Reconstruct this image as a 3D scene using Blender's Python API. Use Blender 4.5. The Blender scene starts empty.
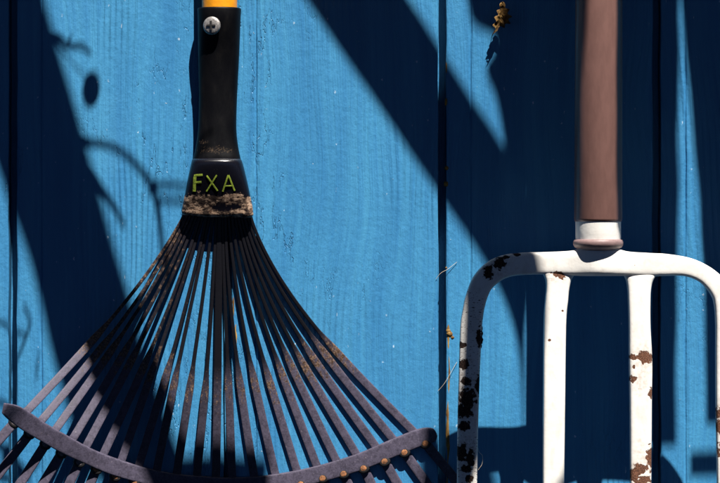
import bpy, bmesh, math, random
from mathutils import Vector, Matrix, noise as mnoise
random.seed(7)
sc = bpy.context.scene
C = sc.collection
S = 0.00066                    # metres per photograph pixel on the wall plane
DC = 2600.0                    # camera distance in the same unit
SUN = Vector((0.40, -1.0, 2.0)).normalized()   # towards the sun

def P(px, py, d=0.0):          # photograph pixel at depth d in front of the wall -> world point
    k = (DC - d) / DC
    return Vector(((px - 360) * S * k, -d * S, (241.5 - py) * S * k))

# ------------------------------------------------------------------ objects
def obj(name, bm, mats, parent=None, smooth=True):
    me = bpy.data.meshes.new(name)
    bmesh.ops.recalc_face_normals(bm, faces=bm.faces[:])
    bm.to_mesh(me); bm.free()
    for m in (mats if isinstance(mats, (list, tuple)) else [mats]):
        me.materials.append(m)
    if smooth:
        for p in me.polygons: p.use_smooth = p.loop_total <= 4
    o = bpy.data.objects.new(name, me); C.objects.link(o)
    if parent is not None: hang(o, parent)
    return o

def hang(o, parent):
    o.parent = parent
    o.matrix_parent_inverse = world_of(parent).inverted()

def world_of(o):
    m = o.matrix_basis.copy()
    if o.parent is not None:
        m = world_of(o.parent) @ o.matrix_parent_inverse @ m
    return m

def thing(name, label, cat, loc, group=None):
    o = bpy.data.objects.new(name, None); C.objects.link(o)
    o.location = loc; o.empty_display_size = 0.02
    o['label'] = label; o['category'] = cat
    if group: o['group'] = group
    return o

# ------------------------------------------------------------------ shapes
def cap(bm, ring):            # closes an end with its own vertices, so that shading keeps a hard edge there
    bm.faces.new([bm.verts.new(v.co) for v in ring])

def sgnpow(v, e): return math.copysign(abs(v) ** e, v)

def sweep(bm, st, n=16, e=0.7, caps=True, data=None, layers=None, capb=True):
    """st: list of (A, B, depth vector half) in world space; rounded-rectangle section."""
    rings = []
    for i, (A, B, h) in enumerate(st):
        c = (A + B) / 2; w = (B - A) / 2
        r = []
        for k in range(n):
            t = 2 * math.pi * (k + .5) / n
            v = bm.verts.new(c + w * sgnpow(math.cos(t), e) + h * sgnpow(math.sin(t), e))
            if layers:
                for L, val in zip(layers, data[i]): v[L] = val
            r.append(v)
        rings.append(r)
    for a, b in zip(rings, rings[1:]):
        for k in range(n):
            bm.faces.new((a[k], a[(k + 1) % n], b[(k + 1) % n], b[k]))
    if caps: cap(bm, rings[0][::-1])
    if capb: cap(bm, rings[-1])
    return rings

def tube(bm, pts, rad, n=12, wob=0.0, caps=True, skew=None):
    rings = []; up = None
    for i, p in enumerate(pts):
        a = pts[max(i - 1, 0)]; b = pts[min(i + 1, len(pts) - 1)]
        t = (b - a).normalized()
        if up is None:
            up = t.orthogonal().normalized()
        up = (up - t * up.dot(t)).normalized()
        s = t.cross(up)
        r = []
        for k in range(n):
            q = 2 * math.pi * k / n
            dr = up * math.cos(q) + s * math.sin(q)
            rr = rad[i]
            if wob: rr *= 1 + wob * mnoise.noise((p + dr * rad[i]) * 30)
            off = dr * rr
            if skew:                      # saw-cut ends slanting along the light
                tf = (t - skew * t.dot(skew)); tl = tf.length
                if tl > .2: tf /= tl; off = off - t * (off.dot(tf) / t.dot(tf))
            r.append(bm.verts.new(p + off))
        rings.append(r)
    for a, b in zip(rings, rings[1:]):
        for k in range(n): bm.faces.new((a[k], a[(k + 1) % n], b[(k + 1) % n], b[k]))
    if caps:
        cap(bm, rings[0][::-1]); cap(bm, rings[-1])

def resample(pts, n):          # Catmull-Rom through tuples
    out = []
    m = len(pts)
    for i in range(n):
        u = i / (n - 1) * (m - 1); k = min(int(u), m - 2); f = u - k
        p0 = pts[max(k - 1, 0)]; p1 = pts[k]; p2 = pts[k + 1]; p3 = pts[min(k + 2, m - 1)]
        out.append(tuple(0.5 * (2 * b + (c - a) * f + (2 * a - 5 * b + 4 * c - d) * f * f + (3 * b - a - 3 * c + d) * f ** 3)
                         for a, b, c, d in zip(p0, p1, p2, p3)))
    return out

def lathe(bm, axis_o, axis_d, prof, n=40):
    """prof: list of (distance along the axis, radius)"""
    u = axis_d.orthogonal().normalized(); v = axis_d.cross(u)
    rings = []
    for z, r in prof:
        rings.append([bm.verts.new(axis_o + axis_d * z + (u * math.cos(2 * math.pi * k / n) + v * math.sin(2 * math.pi * k / n)) * r) for k in range(n)])
    for a, b in zip(rings, rings[1:]):
        for k in range(n): bm.faces.new((a[k], a[(k + 1) % n], b[(k + 1) % n], b[k]))
    cap(bm, rings[0][::-1]); cap(bm, rings[-1])

# ------------------------------------------------------------------ materials
class N:
    def __init__(s, name):
        s.m = bpy.data.materials.new(name); s.m.use_nodes = True
        s.t = s.m.node_tree; s.b = s.t.nodes['Principled BSDF']
        s.pos = None
    def n(s, typ, **kw):
        x = s.t.nodes.new(typ)
        for k, v in kw.items(): setattr(x, k, v)
        return x
    def l(s, a, b): s.t.links.new(a, b)
    def put(s, sock, v):
        if hasattr(v, 'is_output'): s.l(v, sock)
        else: sock.default_value = v
    def coord(s):
        if s.pos is None: s.pos = s.n('ShaderNodeTexCoord').outputs['Object']
        return s.pos
    def mapped(s, scale, vec=None, loc=(0, 0, 0)):
        m = s.n('ShaderNodeMapping'); m.inputs['Scale'].default_value = scale; m.inputs['Location'].default_value = loc
        s.l(vec or s.coord(), m.inputs['Vector']); return m.outputs[0]
    def noise(s, scale=1.0, vec=None, detail=4, rough=.55, dist=0.0):
        x = s.n('ShaderNodeTexNoise'); x.inputs['Scale'].default_value = scale; x.inputs['Detail'].default_value = detail
        x.inputs['Roughness'].default_value = rough; x.inputs['Distortion'].default_value = dist
        s.l(vec or s.coord(), x.inputs['Vector']); return x.outputs['Fac']
    def vor(s, scale, vec=None, out='Distance'):
        x = s.n('ShaderNodeTexVoronoi'); x.inputs['Scale'].default_value = scale
        s.l(vec or s.coord(), x.inputs['Vector']); return x.outputs[out]
    def math(s, op, a, b=0.0, c=None):
        x = s.n('ShaderNodeMath', operation=op); s.put(x.inputs[0], a); s.put(x.inputs[1], b)
        if c is not None: s.put(x.inputs[2], c)
        return x.outputs[0]
    def step(s, v, lo, hi, a=0.0, b=1.0):
        x = s.n('ShaderNodeMapRange', interpolation_type='SMOOTHSTEP'); s.put(x.inputs['Value'], v)
        x.inputs['From Min'].default_value = lo; x.inputs['From Max'].default_value = hi
        x.inputs['To Min'].default_value = a; x.inputs['To Max'].default_value = b
        return x.outputs[0]
    def mix(s, f, a, b):
        x = s.n('ShaderNodeMix', data_type='RGBA'); s.put(x.inputs[0], f)
        s.put(x.inputs[6], a if hasattr(a, 'is_output') else (*a, 1)); s.put(x.inputs[7], b if hasattr(b, 'is_output') else (*b, 1))
        return x.outputs[2]
    def attr(s, name):
        x = s.n('ShaderNodeAttribute'); x.attribute_name = name; return x.outputs['Fac']
    def bump(s, h, dist, strength=1.0, prev=None):
        x = s.n('ShaderNodeBump'); x.inputs['Distance'].default_value = dist; x.inputs['Strength'].default_value = strength
        s.l(h, x.inputs['Height'])
        if prev: s.l(prev, x.inputs['Normal'])
        return x.outputs[0]
    def spots(s, lst, d, amp=.5, freq=900, soft=.25):
        """union of noisy blobs lst = (px, py, rx, ry) -> mask"""
        nz = s.n('ShaderNodeTexNoise'); nz.inputs['Scale'].default_value = freq; nz.inputs['Detail'].default_value = 3
        s.l(s.coord(), nz.inputs['Vector'])
        nzv = s.math('MULTIPLY', s.math('SUBTRACT', nz.outputs['Fac'], .5), amp * 4)
        sep = s.n('ShaderNodeSeparateXYZ'); s.l(s.coord(), sep.inputs[0])
        acc = None
        for px, py, rx, ry in lst:
            p = P(px, py, d)
            a = s.math('POWER', s.math('DIVIDE', s.math('SUBTRACT', sep.outputs[0], p.x), rx * S), 2)
            b = s.math('POWER', s.math('DIVIDE', s.math('SUBTRACT', sep.outputs[2], p.z), ry * S), 2)
            r = s.math('SQRT', s.math('ADD', a, b))
            acc = r if acc is None else s.math('MINIMUM', acc, r)
        return s.step(s.math('ADD', acc, nzv), 1 + soft / 2, 1 - soft / 2)
    def done(s, col, rough=.5, normal=None, spec=.5):
        s.put(s.b.inputs['Base Color'], col if hasattr(col, 'is_output') else (*col, 1))
        s.put(s.b.inputs['Roughness'], rough); s.b.inputs['Specular IOR Level'].default_value = spec
        if normal: s.l(normal, s.b.inputs['Normal'])
        return s.m

def m_wall():
    s = N('blue_paint')
    warp = s.noise(9, s.mapped((1, 1, .35)), 2)
    wv = s.n('ShaderNodeVectorMath', operation='ADD'); s.l(s.coord(), wv.inputs[0])
    cmb = s.n('ShaderNodeCombineXYZ'); s.l(s.math('MULTIPLY', warp, .045), cmb.inputs[0]); s.l(cmb.outputs[0], wv.inputs[1])
    vec = wv.outputs[0]
    grain = s.noise(1, s.mapped((420, 1, 9), vec), 5, .6)
    fine = s.noise(1, s.mapped((1300, 1, 60), vec), 3, .6)
    broad = s.noise(1, s.mapped((60, 1, 5), vec), 3)
    lump = s.noise(230, s.mapped((1, 1, .7)), 5, .65)
    # curved grain ridges in patches
    wave = s.n('ShaderNodeTexWave', wave_type='BANDS', bands_direction='X'); wave.inputs['Scale'].default_value = 75
    wave.inputs['Distortion'].default_value = 9; wave.inputs['Detail'].default_value = 2; wave.inputs['Detail Scale'].default_value = .12
    s.l(s.mapped((1, 1, .45), vec), wave.inputs['Vector'])
    patch = s.step(s.noise(11, s.mapped((1, 1, .6), None, (3.1, 0, 1.7)), 2), .5, .62)
    ridge = s.math('MULTIPLY', wave.outputs['Fac'], patch)
    # thick flaked edges of older paint
    flk = s.noise(60, s.mapped((1, 1, .22)), 5, .62)
    flake = s.math('MAXIMUM', s.step(s.math('ABSOLUTE', s.math('SUBTRACT', flk, .5)), .0, .010), s.step(s.noise(55, s.mapped((1, 1, .6), None, (5, 0, 2)), 2), .46, .54, 1, 0))
    flmask = s.step(s.noise(7, s.mapped((1, 1, .7), None, (9, 0, 4)), 2), .5, .6)
    crack = s.math('SUBTRACT', 1.0, s.math('MULTIPLY', s.math('SUBTRACT', 1.0, flake), flmask))
    h = s.math('ADD', s.math('MULTIPLY', grain, .8), s.math('MULTIPLY', fine, .25))
    h = s.math('ADD', h, s.math('MULTIPLY', broad, .8))
    h = s.math('ADD', h, s.math('MULTIPLY', ridge, .55))
    h = s.math('ADD', h, s.math('MULTIPLY', lump, .55))
    h = s.math('ADD', h, s.math('MULTIPLY', crack, .35))
    col = s.mix(s.step(broad, .3, .7), (.040, .208, .420), (.060, .278, .500))
    col = s.mix(s.step(grain, .35, .7, 0, .45), col, (.030, .185, .42))
    mott = s.noise(16, s.mapped((1, 1, .55)), 5, .65)
    col = s.mix(s.step(mott, .55, .75, 0, .30), col, (.085, .32, .53))
    col = s.mix(s.step(mott, .45, .25, 0, .30), col, (.026, .165, .38))
    # pale chips and sun glints painted into the colour, and a few dark pits
    vs = s.mapped((260, 260, 150))
    fl = s.vor(1, vs); rnd = s.vor(1, vs, 'Color')
    pick = s.step(rnd, .84, .86)
    size = s.math('ADD', fl, s.math('MULTIPLY', s.noise(1100, None, 4), .6))
    pale = s.math('MULTIPLY', s.step(size, .46, .38), s.math('MULTIPLY', pick, s.step(lump, .5, .56)))
    col = s.mix(s.math('MULTIPLY', pale, .8), col, (.50, .66, .80))
    glint_fleck = s.math('MULTIPLY', s.step(s.noise(1, s.mapped((380, 1, 300)), 3, .6), .70, .73), s.step(s.noise(26, None, 3), .52, .60))
    col = s.mix(s.math('MULTIPLY', glint_fleck, .85), col, (.52, .68, .82))
    h2 = s.math('MULTIPLY', glint_fleck, .8)
    streak = s.step(s.noise(1, s.mapped((500, 1, 110), None, (2, 0, 7)), 3), .70, .74)
    col = s.mix(s.math('MULTIPLY', s.math('MULTIPLY', streak, patch), .7), col, (.60, .70, .78))
    edge = s.math('MULTIPLY', s.math('SUBTRACT', 1.0, crack), .18)
    col = s.mix(edge, col, (.012, .07, .2))
    # bare wood inside the board gaps (attribute) with lichen coloured specks
    nrm = s.bump(s.math('ADD', h, h2), .0013, .78)
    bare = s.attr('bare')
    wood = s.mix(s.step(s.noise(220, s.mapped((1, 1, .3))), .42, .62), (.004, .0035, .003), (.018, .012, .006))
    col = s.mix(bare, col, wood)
    return s.done(col, .42, nrm, .45)

def m_edgewood():
    s = N('bare_wood')
    f = s.noise(1, s.mapped((300, 300, 60)), 4)
    col = s.mix(s.step(f, .35, .7), (.12, .055, .010), (.42, .25, .05))
    return s.done(col, .8, s.bump(f, .0006))

def m_rake():
    s = N('dusty_black_plastic')
    dust_shade = s.attr('dust_shade'); soil = s.attr('soil')
    n1 = s.noise(260, None, 6, .7); n2 = s.noise(900, None, 4, .6)
    f = s.math('MULTIPLY', dust_shade, s.step(s.math('ADD', s.math('MULTIPLY', n1, .6), s.math('MULTIPLY', n2, .4)), .33, .62, .45, 1.0))
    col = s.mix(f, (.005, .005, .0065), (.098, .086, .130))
    n3 = s.noise(480, s.mapped((1, 1, .6)), 5, .7)
    g = s.step(s.math('ADD', n3, s.math('MULTIPLY', soil, .5)), .68, .88)
    g = s.math('MULTIPLY', g, s.step(soil, .02, .2))
    col = s.mix(g, col, s.mix(s.step(n2, .4, .65), (.05, .028, .018), (.20, .13, .09)))
    pale = s.math('MULTIPLY', s.step(n2, .66, .72), s.math('MULTIPLY', dust_shade, .5))
    col = s.mix(pale, col, (.34, .30, .30))
    return s.done(col, s.math('ADD', .34, s.math('MULTIPLY', f, .3)), s.bump(s.math('ADD', n1, n2), .0002, .5), .22)

def m_socket():
    s = N('black_socket_plastic')
    n1 = s.noise(120, s.mapped((1, 1, .4)), 5, .65)
    col = s.mix(s.step(n1, .55, .8, 0, .5), (.0022, .0022, .0032), (.013, .011, .010))
    sp = s.spots([(203, 142, 4, 2), (216, 150, 14, 3)], 30, .8, 700)
    col = s.mix(s.math('MULTIPLY', sp, s.step(s.noise(1600), .5, .6, 0, .5)), col, (.12, .08, .05))
    return s.done(col, s.step(n1, .3, .7, .40, .55), s.bump(n1, .0004, .5), .16)

def m_collar():
    s = N('soiled_collar_plastic')
    n1 = s.noise(300, s.mapped((1, 1, 1.4)), 6, .7)
    sep = s.n('ShaderNodeSeparateXYZ'); s.l(s.coord(), sep.inputs[0])
    z0 = P(0, 196, 30).z; z1 = P(0, 213, 30).z
    band = s.math('ADD', sep.outputs[2], s.math('MULTIPLY', s.math('SUBTRACT', s.noise(210, s.mapped((1, 1, 1.2)), 6, .72), .5), .016))
    m = s.math('MULTIPLY', s.step(band, z0 + .0012, z0 - .0004), 1.0)
    clean = s.spots([(221, 207.5, 13, 4.6), (234, 206, 7, 3)], 30, .5, 420, .9)
    m = s.math('MULTIPLY', m, s.math('SUBTRACT', 1.0, clean))
    m = s.math('MULTIPLY', m, s.step(s.noise(150, s.mapped((1, 1, 1.6), None, (4, 0, 1)), 5, .7), .44, .56, .10, 1))
    soil = s.mix(s.step(s.noise(1, s.mapped((330, 330, 800)), 6, .7), .36, .60), (.10, .048, .024), (.60, .41, .28))
    col = s.mix(m, (.005, .005, .009), soil)
    dots = s.step(s.noise(1500, None, 2), .68, .72, 0, .5)
    col = s.mix(dots, col, (.05, .04, .03))
    return s.done(col, s.step(m, 0, 1, .25, .55), s.bump(s.math('ADD', n1, m), .00012, .5), .6)

def m_plain(name, col, rough, var=.25, scale=150, spec=.5, metal=0.0, bumpd=.0003, stretch=(1, 1, 1)):
    s = N(name)
    n1 = s.noise(scale, s.mapped(stretch), 5, .6)
    c2 = tuple(c * (1 - var) for c in col); c3 = tuple(min(c * (1 + var), 1) for c in col)
    s.b.inputs['Metallic'].default_value = metal
    return s.done(s.mix(s.step(n1, .3, .7), c2, c3), rough, s.bump(n1, bumpd, .6), spec)

def m_white(d):
    s = N('chipped_white_enamel')
    n1 = s.noise(90, None, 4)
    col = s.mix(s.step(n1, .3, .7), (.87, .85, .81), (.82, .79, .74))
    big = s.spots([(499, 263, 6, 6), (488, 272, 5, 6.5), (516, 254, 4, 2), (506, 257, 3, 2), (463, 364, 5.5, 5), (466, 381, 5, 4.5),
                   (467, 397, 8.5, 8.5), (464, 411, 8, 7), (479, 338, 3, 9), (461, 452, 6, 8), (470, 458, 4, 9), (466, 468, 5, 4), (462, 345, 4, 3),
                   (469, 478, 4, 4), (478, 385, 3, 9), (464, 426, 6, 5)], d, .5, 480)
    streaks = s.step(s.noise(1, s.mapped((520, 1, 1300), None, (1, 0, 3)), 3, .6), .60, .64)
    zone = s.spots([(470, 318, 18, 30), (470, 460, 18, 30), (472, 375, 20, 36)], d, .2, 200, .5)
    dark = s.math('MAXIMUM', big, s.math('MULTIPLY', streaks, zone))
    rust = s.spots([(644, 356, 7, 6), (632, 357, 3.5, 3), (632, 378, 4, 3), (650, 392, 2.5, 5), (650, 458, 5, 12), (639, 469, 8, 5), (632, 473, 5, 6), (641, 480, 8, 5),
                    (557, 274, 6, 2.5), (561, 277, 4, 2.5), (719, 412, 5, 6), (717, 425, 4, 6), (562, 311, 1.2, 1.2), (549, 340, 1.4, 1.2), (722, 450, 6, 8), (633, 366, 1.6, 2)], d, .62, 380)
    speck = s.step(s.noise(700, None, 2), .745, .765)
    brown = s.mix(s.step(s.noise(1400, None, 4), .4, .62), (.085, .034, .019), (.20, .088, .050))
    black = s.mix(s.step(s.noise(1200, None, 4), .45, .7), (.022, .012, .009), (.10, .047, .031))
    sc_ = s.step(s.noise(1, s.mapped((160, 160, 60)), 4), .52, .72, 0, .35)
    col = s.mix(sc_, col, (.60, .54, .47))
    col = s.mix(s.math('MULTIPLY', speck, .7), col, (.35, .22, .15))
    base = col
    halo = s.spots([(644, 357, 11, 12), (640, 380, 7, 12), (644, 468, 13, 22), (557, 277, 9, 5), (467, 398, 14, 26), (466, 455, 11, 20), (497, 266, 14, 11), (719, 416, 6, 18)], d, .6, 260, 1.1)
    base = s.mix(s.math('MULTIPLY', halo, s.step(s.noise(500, None, 4), .35, .65, .05, .42)), base, (.42, .27, .18))
    col = s.mix(dark, s.mix(rust, base, brown), black)
    allm = s.math('MAXIMUM', rust, dark)
    h = s.math('ADD', s.math('MULTIPLY', allm, -.6), s.math('MULTIPLY', s.noise(240), .25))
    h = s.math('ADD', h, s.math('MULTIPLY', allm, s.math('MULTIPLY', s.noise(1500), .8)))
    return s.done(col, s.step(allm, 0, 1, .38, .9), s.bump(h, .0009, .7), .4)

def m_bark():
    s = N('bark')
    n1 = s.noise(1, s.mapped((60, 60, 14)), 6, .65)
    col = s.mix(s.step(n1, .35, .68), (.035, .026, .019), (.13, .10, .075))
    return s.done(col, .9, s.bump(n1, .006, .8), .2)

def m_leaf():
    s = N('dry_leaf')
    n1 = s.noise(320, None, 5, .6)
    col = s.mix(s.step(n1, .35, .66), (.10, .045, .012), (.31, .18, .05))
    return s.done(col, .6, s.bump(n1, .0012, .8), .3)

WALL = m_wall(); EDGE = m_edgewood(); RAKE = m_rake(); SOCK = m_socket(); COLL = m_collar()
YEL = m_plain('yellow_fibreglass', (.78, .30, .01), .35, .12, 200)
STEEL = m_plain('worn_zinc', (.33, .31, .30), .5, .35, 900, .5, .6)
PITB = m_plain('dark_recess', (.012, .011, .012), .7, .3)  # near-black solids stand in for slot and eyelet hollows
LET = m_plain('lime_print', (.25, .33, .03), .6, .4, 500)
ORANGE = m_plain('orange_rust', (.28, .115, .046), .8, .6, 600)
GREY = m_plain('grey_weathered_plastic', (.14, .115, .12), .65, .5, 900)
BROWN = m_plain('brown_vinyl_sleeve', (.172, .090, .076), .34, .08, 260, .45, 0, .0002, (1, 1, .3))
MAUVE = m_plain('mauve_rubber', (.25, .165, .16), .5, .15, 300)
ADDED_BARK = m_bark(); LEAF = m_leaf()
THREAD = m_plain('straw_fibre', (.55, .48, .36), .6, .2, 500)
EN = m_white(96)

# ------------------------------------------------------------------ the wall: shiplap boards, one sheet with real gaps
def build_wall():
    bm = bmesh.new(); L = bm.verts.layers.float.new('bare')
    gaps = [13 + 214.7 * k for k in range(-8, 11)]
    prof = []                                      # (x px, depth px, bare)
    for k, g in enumerate(gaps):
        w0, w1 = 4.3, 3.7
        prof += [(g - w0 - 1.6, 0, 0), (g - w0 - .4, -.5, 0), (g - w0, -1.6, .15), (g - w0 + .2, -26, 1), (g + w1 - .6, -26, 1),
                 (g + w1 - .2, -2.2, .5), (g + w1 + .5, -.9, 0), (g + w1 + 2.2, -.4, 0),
                 (g + 26.5, -.35, 0), (g + 28.3, -1.5, 0), (g + 30, -.2, 0), (g + 32.5, 0, 0), (g + 100, .25, 0), (g + 170, .1, 0)]
    ys = [-1900 + i * 20 for i in range(196)]
    rows = []
    for y in ys:
        r = []
        for (x, d, b) in prof:
            near = 1.0 if abs(d) > .3 else 0.3
            wob = 0.9 * mnoise.noise(Vector((x * .011, y * .02, 0))) + .5 * mnoise.noise(Vector((x * .9, y * .06, 4)))
            r.append(bm.verts.new(Vector(((x + wob * near - 360) * S, -d * S, (241.5 - y) * S))))
            r[-1][L] = b
        rows.append(r)
    for a, b in zip(rows, rows[1:]):
        for i in range(len(prof) - 1): bm.faces.new((a[i], a[i + 1], b[i + 1], b[i]))
    bmesh.ops.recalc_face_normals(bm, faces=bm.faces[:])
    # thickness: a back sheet and sides
    x0, x1 = (prof[0][0] - 360) * S, (prof[-1][0] - 360) * S
    z0, z1 = (241.5 - ys[-1]) * S, (241.5 - ys[0]) * S
    g = bmesh.ops.create_cube(bm, size=1)['verts']
    for v in g:
        v.co = Vector(((x0 + x1) / 2 + v.co.x * (x1 - x0), .0225 + v.co.y * .02, (z0 + z1) / 2 + v.co.z * (z1 - z0)))
    me = bpy.data.meshes.new('plank_wall')
    bm.to_mesh(me); bm.free(); me.materials.append(WALL)
    o = bpy.data.objects.new('plank_wall', me); C.objects.link(o)
    # make sure the front sheet faces the camera
    o['label'] = 'blue painted timber plank wall with dark gaps between its boards'; o['category'] = 'wall'
    # splintered bare edge along the gap beside the fork
    bm = bmesh.new()
    def splinter(xa, y0, y1, wid, amp):
        st = []; n = max(6, int((y1 - y0) / 3))
        for i in range(n + 1):
            y = y0 + (y1 - y0) * i / n; f = i / n
            e = min(1, f * 5, (1 - f) * 5) * .85 + .15
            w = wid * e * (1 + amp * mnoise.noise(Vector((xa, y * .12, 7))))
            x = xa + .8 * mnoise.noise(Vector((3, y * .05, xa)))
            st.append((P(x - w / 2, y, -1.6), P(x + w / 2, y, -.6), Vector((0, -1.0 * S * e, 0))))
        sweep(bm, st, 8, .9)
    splinter(448.2, 322, 352, 2.6, .9); splinter(448.6, 352, 398, 1.6, 1.2); splinter(447.8, 398, 470, 3.0, .9); splinter(447.2, 466, 540, 2.2, .9)
    splinter(446.4, 62, 74, 2.0, .8); splinter(446.2, 98, 106, 2.4, .8)
    for cx, cy, r in ((446.5, 168, 2.4), (446, 184, 2.6), (449.5, 334, 3.2), (452.5, 337, 2.2), (448.5, 331, 2.6), (446.5, 268, 1.2)):
        g = bmesh.ops.create_icosphere(bm, subdivisions=2, radius=r * S)['verts']
        c = P(cx, cy, -1.2)
        for v in g: v.co = c + Vector((v.co.x, v.co.y * .7, v.co.z)) * (1 + .5 * mnoise.noise(v.co * 1500 + c * 90))
    splinter(233.5, 296, 318, 2.0, .9); splinter(235, 322, 349, 3.6, .9)
    obj('bare_wood_edge', bm, EDGE, o)
    return o
wall = build_wall()

# ------------------------------------------------------------------ the leaf rake
def build_rake():
    root = thing('leaf_rake', 'black fan leaf rake with dusty tines and yellow handle, hanging head down', 'rake', P(220, 215, 18))
    # yellow shaft
    bm = bmesh.new()
    o = P(219.5, 24, 20); prof = [(0, 17.5 * S), (140 * S, 17.8 * S), (1650 * S, 18 * S), (1680 * S, 17 * S), (1690 * S, 10 * S)]
    lathe(bm, o, Vector((0, 0, 1)), prof, 40)
    obj('handle', bm, YEL, root)
    # socket
    def sect(y, a, b, t):
        d = .475 * t + 2
        return (P(a, y, d), P(b, y, d), Vector((0, -t * .475 * S, 0)))
    rows = resample([(9, 197.5, 241, 39), (22, 198, 240.5, 38), (60, 198.3, 239, 29), (100, 199, 237, 26), (130, 198, 236.5, 26), (148, 195.5, 238.5, 27), (160, 193, 241, 29), (172, 190, 244, 26), (190, 187, 248, 24)], 44)
    st = [sect(8.2, 199.5, 239, 37), sect(8.5, 198, 240.5, 38.5)] + [sect(*r) for r in rows]
    bm = bmesh.new(); sweep(bm, st, 40, .86); sk = obj('socket', bm, SOCK, root)
    # screw, a sub-part of the socket
    bm = bmesh.new(); c = P(211.5, 25.5, 38.4)
    ax = Vector((-.30, -1, 0)).normalized()
    lathe(bm, c - ax * 1.5 * S, ax, [(0, 9 * S), (1.3 * S, 8.9 * S), (2.0 * S, 8.2 * S), (2.6 * S, 6 * S), (2.8 * S, 2.5 * S)], 28)
    scr = obj('screw', bm, STEEL, sk)
    bm = bmesh.new(); u = Vector((1, -.30, 0)).normalized(); v = Vector((0, 0, 1))
    for a, b in ((u, v), (v, u)):
        cc = c + ax * .75 * S
        sweep(bm, [(cc - a * 4.6 * S - b * 1.2 * S, cc - a * 4.6 * S + b * 1.2 * S, ax * .4 * S), (cc - b * 1.25 * S, cc + b * 1.25 * S, ax * .55 * S),
                   (cc + a * 4.6 * S - b * 1.0 * S, cc + a * 4.6 * S + b * 1.0 * S, ax * .4 * S)], 8, .6)
    for vv in bm.verts: vv.co += ax * 1.05 * S
    obj('cross_slot', bm, PITB, scr)
    # flared collar in which the tines are moulded
    rows = resample([(160, 192, 241.5, 33), (164, 191, 243, 34.5), (178, 188, 246.5, 31), (194, 185, 250, 25), (206, 182.5, 252.5, 20), (214, 181.5, 253.5, 17.5)], 26)
    st = [sect(158.6, 194, 239.5, 29), sect(159.2, 192.5, 241, 31.5)] + [sect(*r) for r in rows] + [sect(216, 183, 252, 16), sect(216.5, 186, 249, 12)]
    bm = bmesh.new(); sweep(bm, st, 48, .84)
    for v in bm.verts:                                   # lower rim sags in the middle, the corner at right hangs down
        py = 241.5 - v.co.z / S
        if py > 190:
            f = (py - 190) / 26
            q = (v.co.x / S + 360 - 217) / 36
            v.co.z -= S * f * (2.2 * (1 - q * q) - 1.5 + (2.5 if q > .8 else 0))
    cl = obj('collar', bm, COLL, root)
    # raised print: F X A
    def front(x, y):
        f = (y - 160) / 54
        xc = 216.7; hw = 24.7 + 11.3 * f; q = min(abs(x - xc) / hw, .98)
        t = 34.5 - 3.5 * (y - 164) / 14 if y < 178 else 31 - 6 * (y - 178) / 16
        return 2 + .475 * t + .475 * t * (1 - q ** (2 / .84)) ** (.84 / 2) + .3
    bm = bmesh.new()
    def stroke(x0, y0, x1, y1, w):
        n = 8; dx, dy = x1 - x0, y1 - y0; l = math.hypot(dx, dy); nx, ny = -dy / l * w / 2, dx / l * w / 2
        st = []
        for i in range(n + 1):
            x = x0 + dx * i / n; y = y0 + dy * i / n
            st.append((P(x - nx, y - ny, front(x - nx, y - ny)), P(x + nx, y + ny, front(x + nx, y + ny)), Vector((0, -.35 * S, 0))))
        sweep(bm, st, 8, .6)
    stroke(195, 174.5, 194.2, 191.5, 3.2); stroke(194, 175.6, 202.6, 175.0, 2.6); stroke(195, 182.6, 201.4, 182.2, 2.4)
    stroke(206.5, 175.6, 217.5, 191.0, 1.9); stroke(216.8, 175.2, 206.6, 191.6, 1.7)
    stroke(228.2, 175.2, 222.8, 191.6, 1.7); stroke(228.4, 175.2, 234.6, 190.8, 1.9); stroke(224.8, 186.2, 232.4, 185.9, 1.5)
    lt = obj('lettering', bm, LET, cl, False)
    # brace strap
    dring = lambda x: 2.4 + 126 * max(0.0, 1 - x / 435) ** 5
    top = [(4, 403), (17, 405.5), (29, 412), (45, 423), (67, 435.5), (90, 448), (112, 457), (140, 466), (170, 473), (200, 476), (232, 477.5), (265, 475.5), (310, 467.5), (355, 454.5), (392, 439), (418, 429), (432, 428), (436.5, 433)]
    bot = [(2, 413), (9, 420), (24, 431), (41, 441), (62, 453), (85, 463.5), (110, 474), (139, 482.5), (170, 489.5), (200, 493), (232, 494.5), (267, 492.5), (313, 484), (359, 471), (398, 455.5), (424, 445), (434.5, 441.5), (437.5, 436)]
    tb = resample([a + b for a, b in zip(top, bot)], 120)
    bm = bmesh.new(); Ld = bm.verts.layers.float.new('dust_shade'); Ls = bm.verts.layers.float.new('soil')
    st = []; dat = []
    for i, (a, b, c_, d_) in enumerate(tb):
        dd = dring((a + c_) / 2) + 2
        th = 3.5 * min(1, .45 + min(i, 119 - i) / 4)
        st.append((P(a, b, dd), P(c_, d_, dd), Vector((0, -th * S, 0)))); dat.append((.95, .12))
    sweep(bm, st, 36, .26, True, dat, (Ld, Ls)); obj('brace', bm, RAKE, root)
    # tines
    tops = [(29, 409), (42, 420), (56, 429), (74, 437), (87, 445), (104, 453), (122, 459), (139, 465), (157, 469), (177, 472), (197, 474), (216, 476), (232, 476),
            (254, 475), (275, 473), (296, 468), (316, 464), (335, 458), (355, 452), (374, 444), (392, 438), (412, 430)]
    lows = [(14, 423), (29, 434.5), (45, 445), (61, 454), (79, 463), (96, 470), (115, 477), (134, 482), (153, 487), (175, 490), (196, 492), (216, 494), (233, 494),
            (256, 493), (279, 490), (301, 485), (323, 479), (344, 474.5), (364, 469), (385, 462), (405, 453), (426, 444)]
    n = len(tops)
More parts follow.
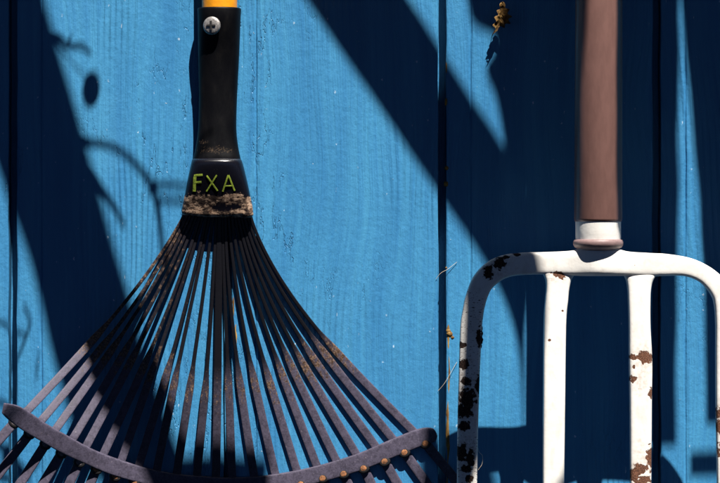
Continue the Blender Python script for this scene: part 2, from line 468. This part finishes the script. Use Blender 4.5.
    for i, ((tx, ty), (lx, ly)) in enumerate(zip(tops, lows)):
        q = i / (n - 1)
        rx = 186.5 + 63.5 * q; ry = 209
        dr = dring(tx)
        dx, dy = tx - rx, ty - ry; Lr = math.hypot(dx, dy)
        ux, uy = dx / Lr, dy / Lr
        fs = (146 + 18 * math.sin(q * math.pi)) / Lr + random.uniform(-.02, .02)   # where the rib turns into a flat blade
        ld = math.hypot(lx - tx, ly - ty)
        bm = bmesh.new(); Ld = bm.verts.layers.float.new('dust_shade'); Ls = bm.verts.layers.float.new('soil')
        st = []; dat = []
        steps = [k / 46 for k in range(47)]
        bow = random.uniform(-2.2, 2.2); lay = (i % 2) * 6 - 3
        leftness = max(0, 1 - q * 1.9)
        for u in steps:
            x = rx + dx * u; y = ry + dy * u
            off = bow * math.sin(u * math.pi)
            off += (17 if q > .5 else -8) * (abs(q - .5) * 2) * math.sin(math.pi * u ** .72)
            x += -uy * off * (1 if q > .5 else 1); y += ux * off
            d = 2.4 + (dr - 2.4) * (u ** 2.1) + lay * max(0, 1 - u / fs) * .2
            f = max(0, min(1, (u - fs + .05) / .12)); f = f * f * (3 - 2 * f)
            w = (2.9 + .9 * u / fs) * (1 - f) + f * (7.9 + .9 * (u - fs))
            th = 3.4 * (1 - f) + f * 2.8
            if i == 11: w += 4.0 * (1 - f) * min(1, u * 4)
            nx, ny = -uy * w / 2, ux * w / 2
            st.append((P(x - nx, y - ny, d), P(x + nx, y + ny, d), Vector((0, -th / 2 * S, 0))))
            bl = max(0, 1 - abs(u - fs - .06) / .16)
            mid_shade = 1 - .6 * math.exp(-((q - .47) / .15) ** 2)  # thins the dust on the centre tines to paint shade there
            dat.append((.88 * mid_shade * f + (.015 + .10 * leftness) * (1 - f), min(1, .10 * f + .62 * bl * (.55 + .45 * abs(q - .5) * 2) + (.5 * leftness + .01) * (1 - f))))
        # past the brace: straight on, then hooked back to the wall
        vx, vy = (lx - tx) / ld, (ly - ty) / ld
        vx, vy = (vx * .35 + ux * .65), (vy * .35 + uy * .65); vl = math.hypot(vx, vy); vx /= vl; vy /= vl
        for k in range(1, 24):
            s_ = k * 6.0
            x = lx + vx * (s_ - 8); y = ly + vy * (s_ - 8)
            d = dr + (dr - 2.4) / Lr * s_ * .6
            if k > 18:
                h = (k - 18) / 5; x = lx + vx * (18 * 6 - 8 + 14 * math.sin(h * 1.57)); y = ly + vy * (18 * 6 - 8 + 14 * math.sin(h * 1.57)); d -= 16 * (1 - math.cos(h * 1.57))+ 4 * h
            w = 9.6
            nx, ny = -vy * w / 2, vx * w / 2
            st.append((P(x - nx, y - ny, d), P(x + nx, y + ny, d), Vector((0, -2.1 * S, 0)))); dat.append((.85, .15))
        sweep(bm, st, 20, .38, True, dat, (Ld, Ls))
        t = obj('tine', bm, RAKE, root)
        # dark eyelet in the strap and the worn rounded shoulder of the tine in it
        a2 = Vector((vx, 0, -vy)); b2 = Vector((-vy, 0, -vx)); fr = Vector((0, -1, 0))
        for nm, rr, dep, mat in (('eyelet', 6.1, 3.8, PITB), ('tine_shoulder', 4.7, 3.95, ORANGE if 4 < i else GREY)):
            bm = bmesh.new()
            g = bmesh.ops.create_uvsphere(bm, u_segments=20, v_segments=12, radius=1)['verts']
            c = P(lx - vx * .5, ly - vy * .5, dr + 2)
            for v in g:
                p = v.co.copy()
                v.co = c + b2 * p.x * rr * S + a2 * (p.z * (1.0 if p.z < 0 else .8) + (-.05 if rr < 6 else 0)) * rr * S + fr * sgnpow(p.y, .3) * dep * S
            obj(nm, bm, mat, t)
    return root
build_rake()

# ------------------------------------------------------------------ the digging fork
def build_fork():
    root = thing('garden_fork', 'white enamelled garden fork with chipped rusty tines and brown sleeved shaft', 'fork', P(598, 250, 96))
    D = 96
    def dd(x, y):
        return 91 + (x - 458) * .03 + max(0, (y - 275)) * .03
    # shaft sleeve
    bm = bmesh.new()
    o = P(598.2, 222, D); ax = (P(598.8, 0, D) - o).normalized(); k = (DC - D) / DC
    lathe(bm, o, ax, [(0, 21.5 * S * k), (.6 * S, 23.4 * S * k), (3 * S, 24 * S * k), (222 * S, 23.5 * S * k), (1000 * S, 23 * S * k), (1006 * S, 21 * S), (1008 * S, 16 * S)], 56)
    obj('shaft', bm, BROWN, root)
    bm = bmesh.new()
    o2 = P(598.2, 249, D); up = Vector((0, 0, 1))
    lathe(bm, o2, up, [(0, 21 * S * k), (8 * S, 22.6 * S * k), (29 * S, 22.8 * S * k)], 48)
    obj('ferrule', bm, EN, root)
    bm = bmesh.new()
    lathe(bm, P(598.2, 250, D), up, [(-1.5 * S, 12 * S), (0, 18 * S), (2.5 * S, 22.6 * S), (5 * S, 24.0 * S), (7.5 * S, 24.2 * S), (9.6 * S, 23.4 * S), (10.4 * S, 21.5 * S)], 48)
    obj('rubber_ring', bm, MAUVE, root)
    def vec(t): return Vector((0, -t / 2 * S, 0))
    # crossbar with rounded shoulders; stations are (outer/top point, inner/bottom point, thickness)
    outer = [(462.6, 310), (464.5, 300), (467.5, 290), (473, 277), (484, 264.5), (499, 256.5), (518, 253), (547, 252), (570, 250.8), (582, 248), (598, 247), (614, 248), (628, 251.5), (650, 253), (667, 254), (690, 258), (708, 266), (722, 277), (734, 292), (738, 302), (740, 312)]
    inner = [(484, 310), (486, 302), (488, 296), (491.5, 289), (499, 282), (509, 277), (523, 275), (549, 274.5), (570, 275.5), (584, 276), (598, 276), (612, 276), (627, 276), (650, 276.5), (664, 276), (683, 276), (697, 280.5), (706, 288), (712, 297), (714, 304), (715, 312)]
    rows = resample([a + b for a, b in zip(outer, inner)], 110)
    def bar_t(x): return 15 + 17 * math.exp(-((x - 598) / 24) ** 2)
    st = [(P(a, b, dd(a, b) + .05 * (bar_t(a) - 15)), P(c, d, dd(c, d)+ .1 * (bar_t(a) - 15)), vec(bar_t((a + c) / 2))) for a, b, c, d in rows]
    bm = bmesh.new(); sweep(bm, st, 40, .42, False, None, None, False)
    obj('crossbar', bm, EN, root)
    # tines
    def tine(pairs, t0=15, t1=13, cap=False):
        full = resample(pairs, 70)
        st = []
        for y, a, b in full:
            t = t0 + (t1 - t0) * max(0, min(1, (y - 314) / 200))
            if cap and y < 277: t = 12.6 + (y - 262) / 15 * 1.4
            if y > 600: t *= max(.3, 1 - (y - 600) / 160)
            st.append((P(a, y, dd(a, y)), P(b, y, dd(b, y)), vec(t)))
        bm = bmesh.new(); sweep(bm, st, 40, .42, cap); obj('tine', bm, EN, root)
    tine([(310, 462.6, 484), (324, 460.4, 482.2), (345, 459.5, 481), (380, 458.6, 479.5), (420, 457.6, 478.3), (483, 457, 477), (560, 458, 476.5), (660, 462, 474), (720, 466, 470)])
    tine([(266, 536, 582), (272, 541, 577), (277, 544.4, 573), (283, 545.8, 570.4), (291, 545.8, 568.8), (300, 545, 568), (325, 543.6, 566), (400, 543, 565), (483, 542.6, 564), (560, 543.5, 563), (660, 547, 560), (720, 551, 555)], 14.4, 13, True)
    tine([(266, 615, 666), (272, 621, 659.5), (277, 624.6, 655), (283, 626.6, 652), (291, 627.6, 650.6), (300, 628, 650.2), (325, 628.8, 650.2), (362, 629, 652), (400, 629.6, 651.6), (483, 630.2, 651), (560, 631, 650), (660, 634, 647), (720, 638, 642)], 14.4, 13, True)
    tine([(312, 715, 740), (326, 715.6, 741), (345, 715.6, 741), (380, 715.6, 741), (420, 716, 741), (483, 717, 740.5), (560, 718, 739), (660, 722, 735), (720, 726, 731)])
    # a crust of dried soil on the inner side of the scarred outer tine
    bm = bmesh.new()
    for cx, cy, r in ((480.5, 334, 3.2), (480.8, 340, 2.8), (481, 328, 2.2), (480.4, 346, 2.0)):
        g = bmesh.ops.create_icosphere(bm, subdivisions=3, radius=r * S)['verts']; c = P(cx, cy, dd(cx, cy) + 2)
        for v in g: v.co = c + Vector((v.co.x * .7, v.co.y, v.co.z * 1.3)) * (1 + .6 * mnoise.noise(v.co * 1300 + c * 70))
    obj('soil_crust', bm, m_plain('dried_soil', (.03, .017, .012), .95, .4, 900), root)
build_fork()

# ------------------------------------------------------------------ small things
def build_leaf():
    bm = bmesh.new()
    raw = [(493, 34), (495.5, 28.5), (492.5, 25), (496.3, 21.5), (494.2, 17), (498.4, 15), (496.6, 10.5), (500, 8.5), (499.6, 4), (503, 1.5), (505.4, 4.5), (505.6, 8), (509.4, 9.4), (507.6, 13.5),
           (512.2, 16.5), (508.4, 19.2), (510.6, 23.6), (505.2, 23.8), (504.6, 28), (500, 26.2), (497, 31)]
    pts = resample(raw + raw[:1], 64)[:-1]
    vs = []
    cx = sum(p[0] for p in pts) / len(pts); cy = sum(p[1] for p in pts) / len(pts)
    def dep(x, y): return 14 + .06 * (x - cx) ** 2 - .35 * (y - cy) * .4 + 3.0 * mnoise.noise(Vector((x * .22, y * .22, 0)))
    rings = []
    for f in (1, .75, .5, .25):
        rings.append([bm.verts.new(P(cx + (x - cx) * f, cy + (y - cy) * f, dep(cx + (x - cx) * f, cy + (y - cy) * f))) for x, y in pts])
    for a, b in zip(rings, rings[1:]):
        for k in range(len(pts)): bm.faces.new((a[k], a[(k + 1) % len(pts)], b[(k + 1) % len(pts)], b[k]))
    bm.faces.new(rings[-1])
    r = bmesh.ops.solidify(bm, geom=bm.faces[:], thickness=.0005)
    o = obj('dry_leaf', bm, LEAF)
    o['label'] = 'small curled brown dry leaf caught on the blue wall near the top'; o['category'] = 'leaf'
    bm = bmesh.new()
    tube(bm, [P(495, 30.5, 15), P(492.5, 34.5, 13), P(491.5, 38, 7), P(491, 41, -.6)], [.5 * S, .4 * S, .3 * S, .3 * S], 8)
    obj('stalk', bm, LEAF, o)
build_leaf()

def fibre(name, pts, label, r=.2):
    bm = bmesh.new(); p = resample(pts, 24)
    tube(bm, [P(*q) for q in p], [r * S] * 24, 6)
    o = obj(name, bm, THREAD); o['label'] = label; o['category'] = 'fibre'
    if name == 'grass_fibre': o['group'] = 'dry grass fibres across the board gap'
fibre('grass_fibre', [(436, 279, 1), (441, 273, 2.4), (448, 269, 2.4), (457, 262, .6)], 'thin pale dry grass fibre lying across the board gap above the rake end')
fibre('grass_fibre', [(438, 391, .6), (444, 384, 2.4), (450, 374, 2.4), (457, 362, .6)], 'thin pale dry grass fibre lying across the board gap beside the scarred tine')
fibre('plant_fibre', [(478, 470, 92), (482, 464, 88), (482.4, 456, 80), (479, 452, 88), (478, 448, 92)], 'curled hair-thin pale fibre looped from the scarred outer fork tine', .18)

# ------------------------------------------------------------------ casters added out of frame, shaped to throw the shade on the wall
def sunpt(px, py, T): return Vector(((px - 360) * S, 0, (241.5 - py) * S)) + SUN * T
added_casters = thing('shade_casters', 'added bare limbs and twigs out of frame, shaped to shade the wall', 'added_casters', sunpt(500, -900, .62))
def flat(v): return v - SUN * v.dot(SUN)
def added_limb(name, pairs, T, n=40, wob=.03, up=None, mat=None):
    """pairs: the two edges ((x,y),(x,y)) of the limb's shade on the wall, upper end first"""
    rows = resample([a + b for a, b in pairs], n)
    bm = bmesh.new(); rings = []
    for i, (a, b, c, d) in enumerate(rows):
        Ti = T + (.55 - T) * max(0.0, min(1.0, (-100 - (b + d) / 2) / 700))     # leans in to meet the added bough
        A = sunpt(a, b, Ti); B = sunpt(c, d, Ti); c0 = (A + B) / 2; w = (B - A) / 2; h = SUN * w.length * 1.5
        rings.append([])
        for k in range(24):
            q = 2 * math.pi * k / 24; off = w * math.cos(q) + h * math.sin(q)
            rings[-1].append(bm.verts.new(c0 + off * (1 + wob * mnoise.noise((c0 + off) * 28))))
    for p, q in zip(rings, rings[1:]):
        for k in range(24): bm.faces.new((p[k], p[(k + 1) % 24], q[(k + 1) % 24], q[k]))
    cap(bm, rings[0][::-1]); cap(bm, rings[-1])
    return obj(name, bm, mat or ADDED_BARK, added_casters)
def H(y, a, b): return ((a, y), (b, y))
added_limb('added_limb', [H(-950, -30, 100), H(-500, -120, -10), H(-200, -95, 10), H(0, -55, 46), H(120, -20, 80), H(240, 22, 113), H(300, 40, 130), H(360, 53, 147), H(430, 72, 172), H(470, 88, 190), H(518, 134, 230), H(570, 165, 270), H(640, 200, 330), H(720, 240, 400)], .70)
added_limb('added_limb', [((146, 476), (150, 520)), ((156, 462), (158, 540)), ((172, 456), (172, 560)), ((220, 455), (220, 566)), ((268, 458), (262, 566))], .70)
added_limb('added_limb', [H(-950, 250, 380), H(-500, 90, 210), H(-200, 175, 285), H(0, 305, 410), H(100, 373, 474), H(150, 407, 505), H(195, 438, 531), H(240, 470, 532), H(290, 499, 529), H(335, 515, 525), H(380, 521, 525), H(432, 523, 525)], .55)
added_limb('added_limb', [H(-950, 350, 480), H(-500, 400, 520), H(-200, 425, 545), H(0, 467, 566), H(18, 471, 566), H(28, 477, 566), H(36, 492, 566), H(46, 496, 566), H(56, 493, 566), H(64, 487, 565), H(80, 488, 562), H(100, 496, 554), H(140, 503, 545), H(190, 508, 529), H(280, 514, 527)], .60, 260)
added_limb('added_limb', [H(-950, 560, 720), H(-500, 570, 690), H(-200, 565, 682), H(0, 567, 680), H(140, 567, 679), H(185, 561, 679), H(240, 560, 678), H(340, 560, 677), H(446, 561, 676)], .55)
added_limb('added_limb', [H(-950, 690, 860), H(-500, 660, 800), H(-200, 668, 795), H(0, 681, 795), H(100, 690, 800), H(200, 699, 800), H(300, 704, 800), H(425, 706, 800)], .50)
added_limb('added_limb', [H(434, 420, 486), H(460, 420, 492), H(500, 420, 498), H(550, 418, 494), H(600, 412, 466), H(640, 388, 440), ((340, 712), (390, 748)), ((250, 730), (252, 790)), ((100, 735), (98, 800)), ((-200, 720), (-200, 800)), ((-560, 650), (-600, 750)), ((-690, 420), (-800, 420)), H(-100, -800, -690), H(-500, -680, -580), H(-800, -460, -370), ((-240, -1010), (-240, -930))], .82, 110)
added_limb('added_limb', [H(504, 521, 573), H(540, 522, 573), H(620, 520, 572), ((505, 690), (560, 700)), ((440, 735), (450, 790)), ((330, 728), (332, 786)), ((250, 734), (252, 786))], .82)
added_limb('added_limb', [((830, 449), (830, 476)), ((760, 449), (760, 476)), ((690, 452), (690, 477))], .50)
# stems added to join the shade-throwing limbs
bm = bmesh.new(); pp = resample([(-200, -960, .50), (150, -985, .52), (500, -1000, .57), (850, -1010, .57), (1300, -1050, .6), (2100, -900, .6)], 40)
tube(bm, [sunpt(*p) for p in pp], [.045 + .035 * i / 39 for i in range(40)], 20, .05); obj('added_bough', bm, ADDED_BARK, added_casters)
bm = bmesh.new(); pp = [sunpt(2050, y, .6) for y in range(-1500, 2300, 200)]
tube(bm, pp, [.09 + .05 * i / len(pp) for i in range(len(pp))], 24, .05); obj('added_trunk', bm, ADDED_BARK, added_casters)

def twig(pts, r, T, name='twig'):
    p = resample(pts, 20); bm = bmesh.new()
    tube(bm, [sunpt(a, b, T) for a, b, c in p], [r * S * c for a, b, c in p], 8, .1); obj(name, bm, ADDED_BARK, added_casters)
twig([(60, 120, 1.3), (85, 141, 1.2), (108, 146, 1), (125, 155, 1), (140, 170, 1), (152, 187, 1.2), (157, 205, 1.2), (161, 235, 1), (166, 300, .9)], 2.0, .42)
twig([(152, 186, 1), (170, 185, 1), (186, 187, .8), (205, 186, .6)], 1.8, .45)
twig([(155, 199, 1), (172, 201, 1), (200, 202, .7)], 1.7, .5)
twig([(60, 140, 1.4), (85, 165, 1.3), (100, 188, 1.2), (112, 205, 1), (125, 227, .6)], 2.2, .40)
twig([(40, 30, 1.2), (58, 37, 1.1), (68, 46, 1), (82, 47, .9), (91, 55, .6)], 1.7, .36)
twig([(66, 47, 1), (70, 39, .7), (72, 34, .5)], 1.5, .36)
twig([(40, 20, 1), (70, 60, .8), (88, 80, .7)], 1.0, .40)
twig([(-20, 318, 1), (0, 322, 1), (14, 330, 1), (28, 335, .8)], 1.3, .36)
twig([(24, 304, .8), (30, 322, 1), (26, 336, 1), (20, 352, 1), (10, 372, .8)], 1.3, .36)
twig([(-10, 440, 1), (8, 452, 1.1), (20, 466, 1), (30, 480, .8)], 2.2, .40)
twig([(-20, 470, 1), (6, 478, 1.1), (24, 474, .9), (40, 462, .6)], 2.0, .40)
twig([(-16, 398, 1), (4, 404, 1), (14, 414, .7)], 1.6, .40)
twig([(36, 380, .6), (37, 368, .9), (39, 350, .6)], 1.0, .36)
def blob(px, py, rx, ry, ang, T, name):
    bm = bmesh.new(); g = bmesh.ops.create_uvsphere(bm, u_segments=20, v_segments=14, radius=1)['verts']
    c = sunpt(px, py, T); ax = flat(Vector((math.sin(ang), 0, -math.cos(ang)))).normalized(); bx = ax.cross(SUN)
    k = flat(Vector((math.sin(ang), 0, -math.cos(ang)))).length
    for v in g:
        p = v.co.copy(); v.co = c + bx * p.x * rx * S + ax * p.z * ry * S * k + SUN * p.y * min(rx, ry) * S * .35
    obj(name, bm, LEAF, added_casters)
blob(91, 90, 8, 14, .42, .42, 'leaf'); blob(153, 188, 4.5, 7, .2, .42, 'bud')
blob(8, 455, 6, 8, .5, .40, 'leaf'); blob(20, 470, 5, 7, -.4, .40, 'leaf')

# ------------------------------------------------------------------ light
w = bpy.data.worlds.new('World'); sc.world = w; w.use_nodes = True
nt = w.node_tree; bg = nt.nodes['Background']
sky = nt.nodes.new('ShaderNodeTexSky'); sky.sky_type = 'NISHITA'; sky.sun_disc = False; sky.air_density = 0.05; sky.dust_density = 0.0; sky.ozone_density = 1.0
sky.sun_elevation = math.asin(SUN.z); sky.sun_rotation = math.atan2(SUN.x, SUN.y)
nt.links.new(sky.outputs[0], bg.inputs['Color']); bg.inputs['Strength'].default_value = 0.05
sd = bpy.data.lights.new('sun', 'SUN'); sd.energy = 5.0; sd.angle = math.radians(.53); sd.color = (1.0, .95, .88)
so = bpy.data.objects.new('sun', sd); C.objects.link(so)
so.rotation_euler = SUN.to_track_quat('Z', 'Y').to_euler(); so.location = SUN * 3

cd = bpy.data.cameras.new('camera'); co = bpy.data.objects.new('camera', cd); C.objects.link(co)
co.location = (0, -DC * S, 0); co.rotation_euler = (math.radians(90), 0, 0)
cd.sensor_width = 36; cd.lens = 36 * DC / 720; cd.clip_end = 100; cd.clip_start = .01
sc.camera = co
vs = sc.view_settings; sc.display_settings.display_device = 'sRGB'
vs.view_transform = 'Standard'; vs.look = 'None'; vs.exposure = 1.0; vs.gamma = 1
